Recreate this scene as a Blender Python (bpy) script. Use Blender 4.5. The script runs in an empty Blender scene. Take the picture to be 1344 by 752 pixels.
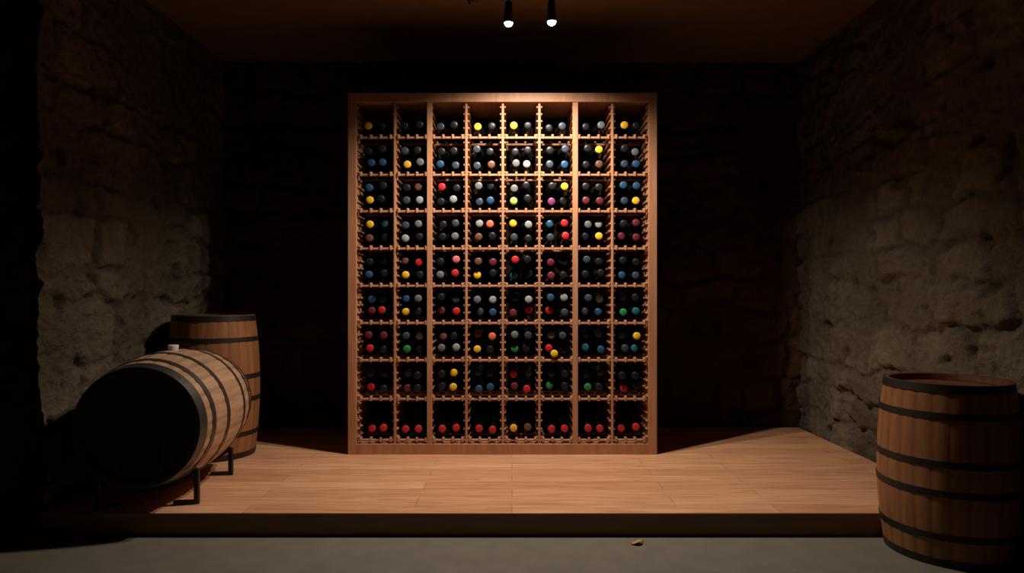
import bpy, bmesh, math, random
from mathutils import Vector, Matrix, noise
random.seed(7)
scene = bpy.context.scene
scene.view_settings.view_transform = 'Standard'
COL = scene.collection

# ------------------------------------------------------------ materials
def new_mat(name):
    m = bpy.data.materials.new(name); m.use_nodes = True
    nt = m.node_tree; b = nt.nodes['Principled BSDF']
    return m, nt, b
def N(nt, t, **kw):
    n = nt.nodes.new(t)
    for k, v in kw.items(): setattr(n, k, v)
    return n
def simple(name, col, rough=.5, metal=0, bump=0, bscale=60, spec=.5):
    m, nt, b = new_mat(name)
    tc = N(nt, 'ShaderNodeTexCoord'); nz = N(nt, 'ShaderNodeTexNoise')
    nz.inputs['Scale'].default_value = bscale; nz.inputs['Detail'].default_value = 5
    nt.links.new(tc.outputs['Object'], nz.inputs['Vector'])
    mx = N(nt, 'ShaderNodeMix', data_type='RGBA')
    mx.inputs[6].default_value = (*[c*.75 for c in col], 1); mx.inputs[7].default_value = (*[min(1, c*1.2) for c in col], 1)
    nt.links.new(nz.outputs['Fac'], mx.inputs[0]); nt.links.new(mx.outputs[2], b.inputs['Base Color'])
    b.inputs['Roughness'].default_value = rough; b.inputs['Metallic'].default_value = metal
    b.inputs['Specular IOR Level'].default_value = spec
    if bump:
        bp = N(nt, 'ShaderNodeBump'); bp.inputs['Strength'].default_value = bump; bp.inputs['Distance'].default_value = .01
        nt.links.new(nz.outputs['Fac'], bp.inputs['Height']); nt.links.new(bp.outputs[0], b.inputs['Normal'])
    return m
def wood(name, c1, c2, stretch=(1, 12, 12), scale=3, rough=.5, attr=False, spec=.4):
    m, nt, b = new_mat(name)
    tc = N(nt, 'ShaderNodeTexCoord'); mp = N(nt, 'ShaderNodeMapping'); mp.inputs['Scale'].default_value = stretch
    nz = N(nt, 'ShaderNodeTexNoise'); nz.inputs['Scale'].default_value = scale; nz.inputs['Detail'].default_value = 8
    nz.inputs['Distortion'].default_value = .6
    nt.links.new(tc.outputs['Object'], mp.inputs[0]); nt.links.new(mp.outputs[0], nz.inputs['Vector'])
    r = N(nt, 'ShaderNodeValToRGB'); r.color_ramp.elements[0].position = .3; r.color_ramp.elements[1].position = .7
    r.color_ramp.elements[0].color = (*c1, 1); r.color_ramp.elements[1].color = (*c2, 1)
    nt.links.new(nz.outputs['Fac'], r.inputs[0])
    out = r.outputs[0]
    if attr:
        at = N(nt, 'ShaderNodeAttribute', attribute_name='tone')
        mx = N(nt, 'ShaderNodeMix', data_type='RGBA', blend_type='MULTIPLY'); mx.inputs[0].default_value = 1
        nt.links.new(out, mx.inputs[6]); nt.links.new(at.outputs['Color'], mx.inputs[7]); out = mx.outputs[2]
    nt.links.new(out, b.inputs['Base Color'])
    b.inputs['Roughness'].default_value = rough; b.inputs['Specular IOR Level'].default_value = spec
    bp = N(nt, 'ShaderNodeBump'); bp.inputs['Strength'].default_value = .15; bp.inputs['Distance'].default_value = .004
    nt.links.new(nz.outputs['Fac'], bp.inputs['Height']); nt.links.new(bp.outputs[0], b.inputs['Normal'])
    return m
def stone_mat(name, ca, cb):
    m, nt, b = new_mat(name)
    tc = N(nt, 'ShaderNodeTexCoord')
    n1 = N(nt, 'ShaderNodeTexNoise'); n1.inputs['Scale'].default_value = 2.2; n1.inputs['Detail'].default_value = 6
    n2 = N(nt, 'ShaderNodeTexNoise'); n2.inputs['Scale'].default_value = 38; n2.inputs['Detail'].default_value = 9; n2.inputs['Roughness'].default_value = .65
    n4 = N(nt, 'ShaderNodeTexNoise'); n4.inputs['Scale'].default_value = 11; n4.inputs['Detail'].default_value = 10; n4.inputs['Roughness'].default_value = .7
    for n in (n1, n2, n4): nt.links.new(tc.outputs['Object'], n.inputs['Vector'])
    mx = N(nt, 'ShaderNodeMix', data_type='RGBA'); mx.inputs[6].default_value = (*ca, 1); mx.inputs[7].default_value = (*cb, 1)
    rr = N(nt, 'ShaderNodeValToRGB'); rr.color_ramp.elements[0].position = .35; rr.color_ramp.elements[1].position = .65
    nt.links.new(n1.outputs['Fac'], rr.inputs[0]); nt.links.new(rr.outputs[0], mx.inputs[0])
    at = N(nt, 'ShaderNodeAttribute', attribute_name='tone')
    m2 = N(nt, 'ShaderNodeMix', data_type='RGBA', blend_type='MULTIPLY'); m2.inputs[0].default_value = 1
    nt.links.new(mx.outputs[2], m2.inputs[6]); nt.links.new(at.outputs['Color'], m2.inputs[7])
    m3 = N(nt, 'ShaderNodeMix', data_type='RGBA', blend_type='MULTIPLY'); m3.inputs[0].default_value = .6
    nt.links.new(m2.outputs[2], m3.inputs[6]); nt.links.new(n2.outputs['Fac'], m3.inputs[7])
    nt.links.new(m3.outputs[2], b.inputs['Base Color'])
    b.inputs['Roughness'].default_value = .95; b.inputs['Specular IOR Level'].default_value = .1
    bp = N(nt, 'ShaderNodeBump'); bp.inputs['Strength'].default_value = .7; bp.inputs['Distance'].default_value = .045
    nt.links.new(n4.outputs['Fac'], bp.inputs['Height'])
    bq = N(nt, 'ShaderNodeBump'); bq.inputs['Strength'].default_value = .8; bq.inputs['Distance'].default_value = .015
    nt.links.new(n2.outputs['Fac'], bq.inputs['Height']); nt.links.new(bp.outputs[0], bq.inputs['Normal'])
    nt.links.new(bq.outputs[0], b.inputs['Normal'])
    return m

M_stone = stone_mat('rough_stone', (.195, .148, .10), (.275, .22, .158))
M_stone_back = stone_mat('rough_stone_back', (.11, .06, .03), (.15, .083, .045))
M_dark = simple('unlit_passage_plaster', (.012, .011, .010), .95, bump=.4, spec=.1)  # darkness of the unlit passage painted in as a near-black base colour
M_ceil = simple('ceiling_plaster', (.22, .13, .068), .95, bump=.9, bscale=14, spec=.1)
M_conc = simple('concrete', (.150, .134, .110), .8, bump=.15, bscale=9, spec=.3)
M_rack = wood('rack_wood', (.36, .165, .084), (.47, .235, .128), (10, 10, 1.2), 3, .5, spec=.3)
M_black = simple('black_metal', (.012, .012, .012), .45, .3)
M_hoop = simple('dark_hoop_steel', (.03, .026, .023), .5, .5, bump=.1)
M_hoopg = simple('galvanised_hoop_steel', (.12, .112, .105), .42, .8, bump=.1)
M_barrel = wood('aged_oak', (.25, .100, .038), (.33, .145, .058), (14, 14, 1.5), 3, .5, attr=True)
M_oak = wood('pale_oak', (.42, .235, .13), (.60, .38, .23), (14, 14, 1.5), 3, .5, attr=True)
M_headd = wood('shaded_oak_head', (.030, .019, .012), (.055, .034, .021), (14, 1.5, 14), 3, .6, attr=True)  # near-black: shade of the unlit head and rim lip put into the colour
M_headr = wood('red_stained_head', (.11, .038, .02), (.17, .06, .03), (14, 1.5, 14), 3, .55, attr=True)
M_bung = simple('silicone_bung', (.75, .73, .68), .5)

def plank_mat():
    m, nt, b = new_mat('platform_planks')
    tc = N(nt, 'ShaderNodeTexCoord')
    br = N(nt, 'ShaderNodeTexBrick'); br.offset = .37; br.offset_frequency = 2
    br.inputs['Scale'].default_value = 1; br.inputs['Brick Width'].default_value = 1.3; br.inputs['Row Height'].default_value = .135
    br.inputs['Mortar Size'].default_value = .0012; br.inputs['Mortar Smooth'].default_value = .1
    br.inputs['Color1'].default_value = (.58, .29, .155, 1); br.inputs['Color2'].default_value = (.72, .41, .24, 1)
    br.inputs['Mortar'].default_value = (.18, .09, .045, 1)
    nt.links.new(tc.outputs['Object'], br.inputs['Vector'])
    mp = N(nt, 'ShaderNodeMapping'); mp.inputs['Scale'].default_value = (1.2, 18, 18)
    nz = N(nt, 'ShaderNodeTexNoise'); nz.inputs['Scale'].default_value = 2.5; nz.inputs['Detail'].default_value = 8; nz.inputs['Distortion'].default_value = .7
    nt.links.new(tc.outputs['Object'], mp.inputs[0]); nt.links.new(mp.outputs[0], nz.inputs['Vector'])
    r = N(nt, 'ShaderNodeValToRGB'); r.color_ramp.elements[0].position = .3; r.color_ramp.elements[1].position = .65
    r.color_ramp.elements[0].color = (.68, .62, .56, 1); r.color_ramp.elements[1].color = (1, 1, 1, 1)
    nt.links.new(nz.outputs['Fac'], r.inputs[0])
    mx = N(nt, 'ShaderNodeMix', data_type='RGBA', blend_type='MULTIPLY'); mx.inputs[0].default_value = 1
    nt.links.new(br.outputs['Color'], mx.inputs[6]); nt.links.new(r.outputs[0], mx.inputs[7])
    nt.links.new(mx.outputs[2], b.inputs['Base Color'])
    b.inputs['Roughness'].default_value = .42; b.inputs['Specular IOR Level'].default_value = .35
    bp = N(nt, 'ShaderNodeBump'); bp.inputs['Strength'].default_value = .2; bp.inputs['Distance'].default_value = .003
    nt.links.new(br.outputs['Fac'], bp.inputs['Height']); bp.invert = True
    nt.links.new(bp.outputs[0], b.inputs['Normal'])
    return m
M_plank = plank_mat()
M_fascia = wood('platform_fascia_wood', (.20, .10, .05), (.28, .15, .08), (1.5, 14, 14), 3, .5)

# ------------------------------------------------------------ mesh helpers
def mesh_obj(name, verts, faces, mats, midx=None, smooth=None, tone=None, parent=None):
    me = bpy.data.meshes.new(name); me.from_pydata(verts, [], faces)
    for m in mats: me.materials.append(m)
    if midx:
        for p, i in zip(me.polygons, midx): p.material_index = i
    if smooth is not None:
        for i, p in enumerate(me.polygons): p.use_smooth = smooth if isinstance(smooth, bool) else smooth[i]
    if tone:
        a = me.color_attributes.new('tone', 'FLOAT_COLOR', 'POINT')
        for i, t in enumerate(tone): a.data[i].color = (*t, 1) if isinstance(t, tuple) else (t, t, t, 1)
    ob = bpy.data.objects.new(name, me); COL.objects.link(ob)
    if parent: ob.parent = parent
    return ob
class Acc:
    def __init__(s): s.v = []; s.f = []; s.m = []
    def box(s, x0, x1, y0, y1, z0, z1, m=0):
        o = len(s.v)
        s.v += [(x0,y0,z0),(x1,y0,z0),(x1,y1,z0),(x0,y1,z0),(x0,y0,z1),(x1,y0,z1),(x1,y1,z1),(x0,y1,z1)]
        for f in ((0,3,2,1),(4,5,6,7),(0,1,5,4),(1,2,6,5),(2,3,7,6),(3,0,4,7)):
            s.f.append(tuple(o+i for i in f)); s.m.append(m)
    def lathe(s, prof, M, seg=24, m=0):
        o = len(s.v); n = len(prof)
        for p in prof:
            for k in range(seg):
                a = 2*math.pi*k/seg
                s.v.append(tuple(M @ Vector((p[1]*math.cos(a), p[1]*math.sin(a), p[0]))))
        for i in range(n-1):
            mm = prof[i][2] if len(prof[i]) > 2 else m
            for k in range(seg):
                k2 = (k+1) % seg
                s.f.append((o+i*seg+k, o+i*seg+k2, o+(i+1)*seg+k2, o+(i+1)*seg+k)); s.m.append(mm)
        s.f.append(tuple(o+k for k in range(seg))[::-1]); s.m.append(prof[0][2] if len(prof[0]) > 2 else m)
        s.f.append(tuple(o+(n-1)*seg+k for k in range(seg))); s.m.append(prof[-1][2] if len(prof[-1]) > 2 else m)
def bevel(ob, w=.003, seg=2):
    b = ob.modifiers.new('bevel', 'BEVEL'); b.width = w; b.segments = seg; b.limit_method = 'ANGLE'; b.angle_limit = math.radians(40)

# ------------------------------------------------------------ stone walls
def stone_field(L, H, seed):
    rnd = random.Random(seed); rows = []; z = 0
    while z < H+.4:
        h = rnd.uniform(.17, .33); st = []; x = -rnd.uniform(0, .3)
        while x < L+.5:
            w = rnd.uniform(.20, .56); st.append((x, x+w, rnd.uniform(.0, 1), rnd.uniform(.78, 1.2))); x += w
        rows.append((z, z+h, st)); z += h
    return rows
def smooth01(t): t = max(0, min(1, t)); return t*t*(3-2*t)
def wall(name, origin, du, L, H, nrm, mat, step, seed, amp=.048):
    rows = stone_field(L, H, seed)
    nu = int(L/step)+1; nv = int(H/step)+1
    V = []; T = []
    O = Vector(origin); du = Vector(du); nrm = Vector(nrm); sv = Vector((seed*7.3, seed*3.1, 0))
    for j in range(nv):
        for i in range(nu):
            u = L*i/(nu-1); v = H*j/(nv-1)
            p = Vector((u, v, 0))+sv
            uu = u+.09*noise.noise(p*3)+.030*noise.noise(p*13); vv = v+.09*noise.noise(p*3+Vector((9, 9, 9)))+.030*noise.noise(p*13+Vector((3, 5, 1)))
            vv = max(0, vv); h = 0; tn = 1
            for z0, z1, st in rows:
                if z0 <= vv < z1:
                    for x0, x1, b, t in st:
                        if x0 <= uu < x1:
                            d = min(uu-x0, x1-uu, vv-z0, z1-vv)
                            e = smooth01((d-.002)/.036)
                            cover = smooth01((noise.noise(p*1.9+Vector((0, 0, 4)))+.22)/.5)
                            e = e*(.22+.78*cover)
                            h = amp*e*(.45+.6*b); tn = (.76+.24*e)*(1+(t-1)*e)
                    break
            h += .014*noise.noise(p*6)+.014*noise.noise(p*17)+.011*noise.noise(p*37)
            pit = noise.noise(p*8+Vector((0, 0, 8)))
            if pit > .38: h -= .04*min(1, (pit-.38)*5); tn *= .85
            V.append(tuple(O+du*u+Vector((0, 0, v))+nrm*(h-amp*.6))); T.append(tn)
    F = []
    flip = (du.cross(Vector((0, 0, 1)))).dot(nrm) < 0
    for j in range(nv-1):
        for i in range(nu-1):
            a = j*nu+i; q = (a, a+1, a+nu+1, a+nu)
            F.append(q[::-1] if flip else q)
    return mesh_obj(name, V, F, [mat], smooth=True, tone=T)

XL, XR, YB, ZC = -2.30, 2.30, 5.2, 3.05
wl = wall('wall_left', (XL, 3.17, 0), (0, 1, 0), YB+.08-3.17, ZC, (1, 0, 0), M_stone, .0135, 3)
wr = wall('wall_right', (XR, 1.2, 0), (0, 1, 0), YB+.08-1.2, ZC, (-1, 0, 0), M_stone, .0155, 5)
wb = wall('wall_back', (XL-.08, YB, 0), (1, 0, 0), XR-XL+.16, ZC, (0, -1, 0), M_stone_back, .022, 8)
we = wall('wall_pier_end', (-2.80, 3.21, 0), (1, 0, 0), .47, ZC, (0, -1, 0), M_stone, .02, 11, amp=.015)
a = Acc(); a.box(-5.1, -5.0, -1.6, 3.3, 0, ZC); a.box(-5.0, -2.75, 3.22, 3.32, 0, ZC)
mesh_obj('wall_passage', a.v, a.f, [M_dark])
a = Acc(); a.box(-5.0, 2.4, -1.7, -1.6, 0, ZC); mesh_obj('wall_front', a.v, a.f, [M_dark])
a = Acc(); a.box(XR, XR+.1, -1.6, 1.2, 0, ZC); mesh_obj('wall_right_near', a.v, a.f, [M_dark])
a = Acc(); a.box(-5.1, 2.45, -1.7, 5.35, -.1, 0); mesh_obj('floor', a.v, a.f, [M_conc])
a = Acc(); a.box(-5.1, 2.45, -1.7, 5.35, ZC-.01, ZC+.1); mesh_obj('ceiling', a.v, a.f, [M_ceil])

# ------------------------------------------------------------ platform
P = .11
def prism(outline, z0, z1):
    n = len(outline)
    V = [(x, y, z0) for x, y in outline]+[(x, y, z1) for x, y in outline]
    F = [tuple(range(n))[::-1], tuple(range(n, 2*n))]+[(i, (i+1) % n, n+(i+1) % n, n+i) for i in range(n)]
    return V, F
out = [(XL+.03, 3.12), (1.785, 3.12), (2.15, 3.62), (2.29, 3.62), (2.29, 5.17), (XL+.01, 5.17)]
V, F = prism(out, 0, P)
plat = mesh_obj('floor_platform', V, F, [M_plank, M_fascia]); bevel(plat, .006, 3)
for p in plat.data.polygons:
    if abs(p.normal.z) < .5: p.material_index = 1

# ------------------------------------------------------------ wine rack
Y0, Y1 = 4.29, 4.67
cx = [-1.0296, -.7773, -.5451, -.3028, -.0606, .1817, .4189, .6662, .9034]
rz = [2.442, 2.2099, 1.9626, 1.7203, 1.4730, 1.2257, .9784, .7311, .4737, .2011]
a = Acc()
X0, X1, ZT = -1.085, .959, 2.50
a.box(X0, cx[0], Y0-.01, Y1, P, ZT-.06); a.box(cx[8], X1, Y0-.01, Y1, P, ZT-.06)
a.box(X0, X1, Y0-.012, Y1, ZT-.06, ZT); a.box(cx[0], cx[8], Y0-.01, Y1, P, .18)
ztop = ZT-.06
for i in range(1, 8):
    thick = i in (2, 6)
    w = .008 if not thick else .012
    a.box(cx[i]-w, cx[i]+w, Y0+.004, Y0+.05, .18, ztop)
    a.box(cx[i]-w, cx[i]+w, Y1-.05, Y1, .18, ztop)
    a.box(cx[i]-.005, cx[i]+.005, Y0+.05, Y1-.05, .18, ztop)
    if thick: a.box(cx[i]-.018, cx[i]+.018, Y0-.008, Y0+.0045, .18, ztop)
for i in range(9):
    for r in range(9):
        zb, zt = rz[r+1], rz[r]
        for k in range(5):
            z = zb+(zt-zb)*(k/5.0)+.012
            for s in (-1, 1):
                if (i == 0 and s < 0) or (i == 8 and s > 0): continue
                off = 0 if i in (0, 8) else .008
                x0 = cx[i]+s*off; x1 = x0+s*.012
                a.box(min(x0, x1), max(x0, x1), Y0+.014, Y1-.005, z, z+.012)
for r in range(1, 10):
    z = rz[r]
    for c in range(8):
        xa, xb = cx[c]+.008, cx[c+1]-.008
        for yy in (Y0+.006, Y0+.20, Y1-.03):
            a.box(xa, xb, yy, yy+.022, z-.008, z+.006)
            wd = xb-xa
            for q in (.08, .36, .64, .92):
                xm = xa+wd*q
                a.box(xm-.008, xm+.008, yy-.004, yy+.024, z+.0055, z+.020)
                if yy < Y0+.1: a.box(xm-.006, xm+.006, yy-.012, yy-.0005, z-.012, z+.014)
rack = mesh_obj('wine_rack', a.v, a.f, [M_rack]); bevel(rack, .002, 1)

# ------------------------------------------------------------ bottles
cols = dict(k=(.010, .011, .014), y=(.78, .47, .03), r=(.50, .022, .028), b=(.018, .075, .17), g=(.13, .143, .152), w=(.27, .30, .30),
            s=(.035, .052, .08), m=(.14, .018, .03), n=(.02, .22, .06), t=(.012, .13, .17), p=(.62, .15, .17), l=(.36, .50, .11),
            o=(.70, .15, .07), u=(.22, .04, .15), h=(.14, .06, .035))
M_glass = simple('dark_bottle_glass', (.006, .008, .007), .12, spec=.8)
bm_mats = [M_glass]; idx = {}
for k, c in cols.items():
    idx[k] = len(bm_mats); bm_mats.append(simple('foil_capsule_'+k, c, .38, spec=.3))
table = [
 "--yk --kk --sk --yk --yk --ks --kg --yk",
 "kkbb skyg kkbs sksh kkgw kssb kykh kgsb",
 "bkyk khsw rkkw gksb gklk kyuk kkmm bbsy",
 "ybhk sgwk kskg wohk ywsk brsr gwky kmmm",
 "kkbk hryk kpgr hmyk rktk mkmk skkk kkbs",
 "bsmr bgyk ksmr gwsb kwmr bwrs swsb bknt",
 "mmrk swnk hkgw moyk gsnk gsrk kbtb syst",
 "kkrk kkmk kyky kkbb rsmr kknk kknk kkrk",
 "--rr --rr --rr --rr --yh --rr --rr --rr"]
B = Acc()
def bottle(x, y, z, k, tx, tz):
    M = Matrix.Translation((x, y, z)) @ Matrix.Rotation(tz, 4, 'Z') @ Matrix.Rotation(-math.pi/2+tx, 4, 'X')
    f = idx[k]
    B.lathe([(0, .006, f), (0, .0225, f), (.002, .0245, f), (.012, .0248, f), (.0121, .024, idx['k']),
             (.055, .0235, idx['k']), (.056, .0195, 0), (.105, .0205, 0), (.13, .030, 0), (.155, .040, 0), (.175, .042, 0), (.30, .042, 0), (.312, .036, 0), (.312, .012, 0)], M, 18)
for r, line in enumerate(table):
    for c, cell in enumerate(line.split()):
        xm = (cx[c]+cx[c+1])/2
        for s, k in enumerate(cell[:4]):
            if k == '-': continue
            dx = (-.044, .044)[s % 2]; up = s < 2
            z = rz[r+1]+(.165 if up else .077)
            y = Y0+.012+random.uniform(-.02, .035)
            x = xm+dx+random.uniform(-.011, .011)
            bottle(x, y, z+random.uniform(-.010, .010), k, random.uniform(-.03, .03), random.uniform(-.03, .03))
# a bottle pushed half out of its cell, neck resting on the rail (column 6, row 7)
bottle((cx[5]+cx[6])/2-.022, Y0-.035, rz[7]+.048, 'y', -.06, 0)
bottles = mesh_obj('wine_bottles', B.v, B.f, bm_mats, B.m, smooth=True)
es = bottles.modifiers.new('split', 'EDGE_SPLIT'); es.split_angle = math.radians(50)

# ------------------------------------------------------------ barrels
def barrel(name, R, r, H, wmat, hmat, headmat, loc, rot, hoops, bung=False, seed=1, var=.1):
    rnd = random.Random(seed)
    E = bpy.data.objects.new(name, None); COL.objects.link(E)
    nst = 26; sub = 5; seg = nst*sub; nz = 28
    def rad(t): return r+(R-r)*(1-abs(2*t-1)**2.1)
    V = []; T = []; F = []; MI = []
    tones = [rnd.uniform(1-var*1.3, 1+var*.8) for _ in range(nst)]
    for j in range(nz+1):
        t = j/nz
        for s in range(nst):
            for q in range(sub):
                a_ = 2*math.pi*(s+q/(sub-1)*.985+.007)/nst
                rr = rad(t)-(.0018 if q in (0, sub-1) else 0)
                V.append((rr*math.cos(a_), rr*math.sin(a_), t*H)); T.append(tones[s] if 0 < q < sub-1 else tones[s]*.78)
    for j in range(nz):
        for k in range(seg):
            k2 = (k+1) % seg
            F.append((j*seg+k, j*seg+k2, (j+1)*seg+k2, (j+1)*seg+k)); MI.append(0)
    ri = r-.02; dep = .028
    for end in (0, 1):
        z = 0 if end == 0 else H; zi = dep if end == 0 else H-dep
        base = 0 if end == 0 else nz*seg
        o = len(V)
        for rr, zz in ((ri, z), (ri-.003, zi)):
            for k in range(seg):
                vx = Vector((V[base+k][0], V[base+k][1], 0)).normalized()
                V.append((rr*vx.x, rr*vx.y, zz)); T.append(T[base+k])
        for k in range(seg):
            k2 = (k+1) % seg
            for q in ((base+k, base+k2, o+k2, o+k), (o+k, o+k2, o+seg+k2, o+seg+k)):
                F.append(q[::-1] if end == 0 else q); MI.append(1)
    st = mesh_obj(name+'_staves', V, F, [wmat, headmat], MI, smooth=True, tone=T, parent=E)
    es = st.modifiers.new('es', 'EDGE_SPLIT'); es.split_angle = math.radians(45)
    for end in (0, 1):
        V = []; F = []; T = []
        zi = dep+.002 if end == 0 else H-dep-.002
        R2 = ri-.001; nb = 6; wd = 2*R2/nb
        for b_ in range(nb):
            xa = -R2+b_*wd+.0008; xb = xa+wd-.0016; tn = rnd.uniform(.7, 1.2); o = len(V)
            xs = [xa+(xb-xa)*i/6 for i in range(7)]
            top = [(x, math.sqrt(max(0, R2*R2-x*x))) for x in xs]; ol = top+[(x, -y) for x, y in top[::-1]]
            hh = .006 if end == 1 else -.006
            m = len(ol)
            V += [(x, y, zi) for x, y in ol]+[(x, y, zi-hh*2) for x, y in ol]; T += [tn]*(2*m)
            f1 = tuple(range(o, o+m)); F.append(f1[::-1] if end == 1 else f1); F.append(tuple(range(o+m, o+2*m))[::(1 if end == 1 else -1)])
            for i in range(m):
                F.append((o+i, o+(i+1) % m, o+m+(i+1) % m, o+m+i))
        mesh_obj(name+'_head_%d' % (end+1), V, F, [headmat], smooth=False, tone=T, parent=E)
    A = Acc()
    for tc_, w in hoops:
        o = len(A.v); n = 96
        t0, t1 = tc_-w/2/H, tc_+w/2/H
        ring = [(t0, -.001), (t0, .0035), (t1, .0035), (t1, -.001)]
        for t, e in ring:
            tt = min(1, max(0, t))
            for k in range(n):
                a_ = 2*math.pi*k/n; rr = rad(tt)+e
                A.v.append((rr*math.cos(a_), rr*math.sin(a_), t*H))
        for i in range(4):
            i2 = (i+1) % 4
            for k in range(n):
                k2 = (k+1) % n
                A.f.append((o+i*n+k, o+i*n+k2, o+i2*n+k2, o+i2*n+k)); A.m.append(0)
        A.lathe([(0, .005), (.0055, .0045), (.0075, .002)], Matrix.Translation(((rad(tc_)+.002)*math.cos(.9), (rad(tc_)+.002)*math.sin(.9), tc_*H)) @ Matrix.Rotation(.9, 4, 'Z') @ Matrix.Rotation(math.pi/2, 4, 'Y'), 10)
    hp = mesh_obj(name+'_hoops', A.v, A.f, [hmat], smooth=True, parent=E)
    es = hp.modifiers.new('es', 'EDGE_SPLIT'); es.split_angle = math.radians(40)
    if bung:
        A = Acc(); A.lathe([(0, .024), (.02, .028), (.030, .028), (.034, .024)], Matrix.Translation((0, R-.005, H/2)) @ Matrix.Rotation(-math.pi/2, 4, 'X'), 24)
        mesh_obj(name+'_bung', A.v, A.f, [M_bung], smooth=True, parent=E).modifiers.new('es', 'EDGE_SPLIT')
    E.location = loc; E.rotation_euler = rot
    return E
hoopsA = [(.022, .035), (.17, .028), (.41, .028), (.57, .028), (.83, .028), (.978, .035)]
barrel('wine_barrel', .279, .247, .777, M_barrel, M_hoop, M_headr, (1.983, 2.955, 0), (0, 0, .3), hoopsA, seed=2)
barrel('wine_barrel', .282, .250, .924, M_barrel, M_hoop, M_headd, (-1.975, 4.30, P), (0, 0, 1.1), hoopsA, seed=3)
hoopsB = [(.035, .062), (.15, .034), (.34, .034), (.66, .034), (.85, .034), (.965, .062)]
R = .34; r_ = .290; H = .86
yaw = .11
c = Vector((-1.855, 3.545, .52))
ax = Vector((math.sin(yaw), -math.cos(yaw), 0))
Eb = barrel('lying_wine_barrel', R, r_, H, M_oak, M_hoopg, M_headd, c-ax*H/2, (math.pi/2, 0, yaw), hoopsB, bung=True, seed=4, var=.15)

A = Acc()
def bar(A, p, q, w=.016):
    p = Vector(p); q = Vector(q); d = q-p; L = d.length
    M = Matrix.Translation(p) @ d.to_track_quat('Z', 'Y').to_matrix().to_4x4()
    o = len(A.v)
    for z in (0, L):
        for sx, sy in ((-1, -1), (1, -1), (1, 1), (-1, 1)): A.v.append(tuple(M @ Vector((sx*w/2, sy*w/2, z))))
    for f in ((0,3,2,1),(4,5,6,7),(0,1,5,4),(1,2,6,5),(2,3,7,6),(3,0,4,7)): A.f.append(tuple(o+i for i in f)); A.m.append(0)
side = Vector((math.cos(yaw), math.sin(yaw), 0))
for off in (.31, -.22):
    q = c+ax*off; rr = r_+(R-r_)*(1-(2*abs(off)/H)**2.1)+.016
    hw = .235; L_ = []
    for s in (-1, 1):
        foot = q+side*s*hw; foot.z = P+.010
        th = math.asin(hw/rr); top = Vector((foot.x, foot.y, c.z-math.cos(th)*rr))
        bar(A, foot, top, .022); L_.append(foot)
        bar(A, foot-side*s*.11, foot+side*s*.012, .020)
    prev = None
    for k in range(15):
        th = -math.asin(hw/rr)+2*math.asin(hw/rr)*k/14
        p = q+side*math.sin(th)*rr; p.z = c.z-math.cos(th)*rr
        if prev: bar(A, prev, p, .018)
        prev = p
mesh_obj('barrel_stand', A.v, A.f, [M_black])

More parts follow.
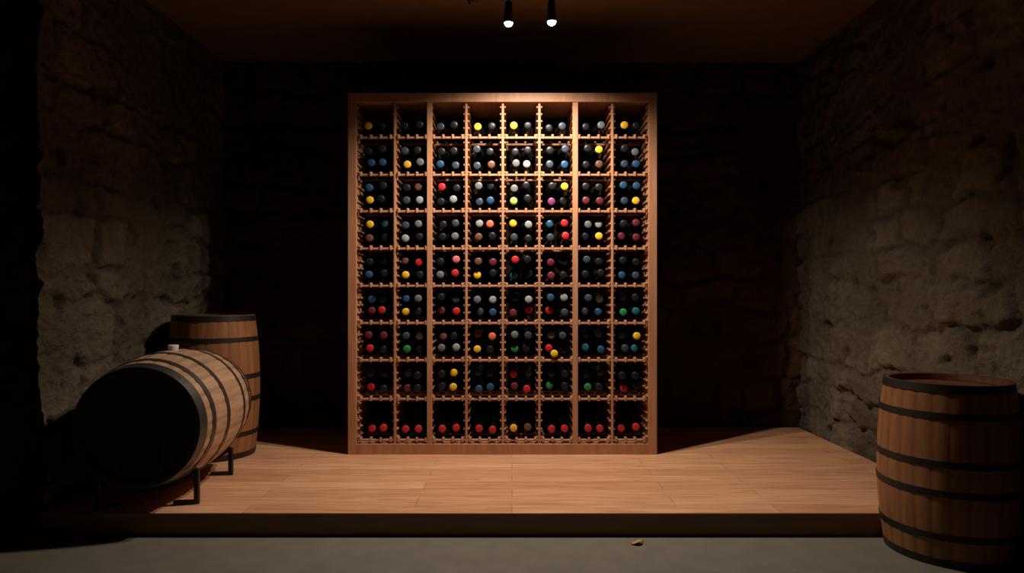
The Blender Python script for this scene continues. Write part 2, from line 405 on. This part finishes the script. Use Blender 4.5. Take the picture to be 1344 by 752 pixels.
# ------------------------------------------------------------ ceiling spotlights
M_lens, nt, b_ = new_mat('lamp_lens')
b_.inputs['Emission Color'].default_value = (1, .96, .86, 1); b_.inputs['Emission Strength'].default_value = 30
E = bpy.data.objects.new('track_spotlight', None); COL.objects.link(E)
A = Acc(); A.box(-.6, .6, 3.685, 3.745, 2.985, 3.02); A.box(-.03, .03, 3.67, 3.73, 3.02, 3.045)
tr = mesh_obj('track', A.v, A.f, [M_black], parent=E); bevel(tr)
def spot(i, x, y, z, aim, lit=True):
    d = (Vector(aim)-Vector((x, y, z))).normalized()
    M = Matrix.Translation((x, y, z)) @ d.to_track_quat('Z', 'Y').to_matrix().to_4x4()
    A = Acc()
    A.lathe([(-.125, .012), (-.12, .02), (-.09, .022), (-.02, .027), (0, .029), (.0005, .0255), (-.008, .0235)], M, 28)
    A.lathe([(0, .006), (3.0-z-.0+.0, .006)], Matrix.Translation(Vector((x, y, z))-d*.10), 12)
    ob = mesh_obj('housing_%d' % i, A.v, A.f, [M_black], smooth=True, parent=E); ob.modifiers.new('es', 'EDGE_SPLIT')
    if lit:
        A = Acc(); A.lathe([(-.007, .0245), (0, .0245), (.010, .021), (.017, .013), (.019, .003)], M, 24)
        mesh_obj('lens_%d' % i, A.v, A.f, [M_lens], smooth=True, parent=E)
        L = bpy.data.lights.new('lamp_%d' % i, 'SPOT'); L.energy = 128; L.color = (1, .85, .70)
        L.spot_size = math.radians(144); L.spot_blend = .95; L.shadow_soft_size = .02
        lo = bpy.data.objects.new('lamp_%d' % i, L); COL.objects.link(lo); lo.parent = E
        lo.location = Vector((x, y, z))+d*.045
        lo.rotation_euler = Vector((.0, .10, -1)).to_track_quat('-Z', 'Y').to_euler()
spot(1, -.02, 3.73, 2.728, (-.03, 3.73, 1.0))
spot(2, .228, 3.73, 2.735, (.24, 3.73, 1.0))
spot(3, -.25, 3.70, 2.85, (-1.6, 3.5, 2.3), lit=False)

# ------------------------------------------------------------ fallen leaf
V = []; F = []
n = 10
for i in range(n+1):
    t = i/n; w = .018*math.sin(math.pi*min(1, t*1.02+.02))**.8+.001
    for s in (-1, -.5, 0, .5, 1):
        V.append((t*.062-.031, s*w, .006+.008*abs(s)**1.5+.006*math.sin(t*7+s*2)))
for i in range(n):
    for k in range(4):
        o = i*5+k; F.append((o, o+1, o+6, o+5))
leaf = mesh_obj('dry_leaf', V, F, [simple('dry_leaf_tissue', (.40, .26, .08), .7)], smooth=True)
leaf.location = (.583, 3.015, -.003); leaf.rotation_euler = (0, 0, .2)
sd = leaf.modifiers.new('s', 'SOLIDIFY'); sd.thickness = .001

# ------------------------------------------------------------ world, camera
w = bpy.data.worlds.new('World'); scene.world = w; w.use_nodes = True
w.node_tree.nodes['Background'].inputs[0].default_value = (.5, .6, .8, 1); w.node_tree.nodes['Background'].inputs[1].default_value = 0.0
cam = bpy.data.cameras.new('camera'); co = bpy.data.objects.new('camera', cam); COL.objects.link(co)
co.location = (0, 0, 1.15); co.rotation_euler = (math.pi/2, 0, 0)
cam.sensor_width = 36; cam.lens = 36*850/1344; cam.shift_y = 14/1344
scene.camera = co
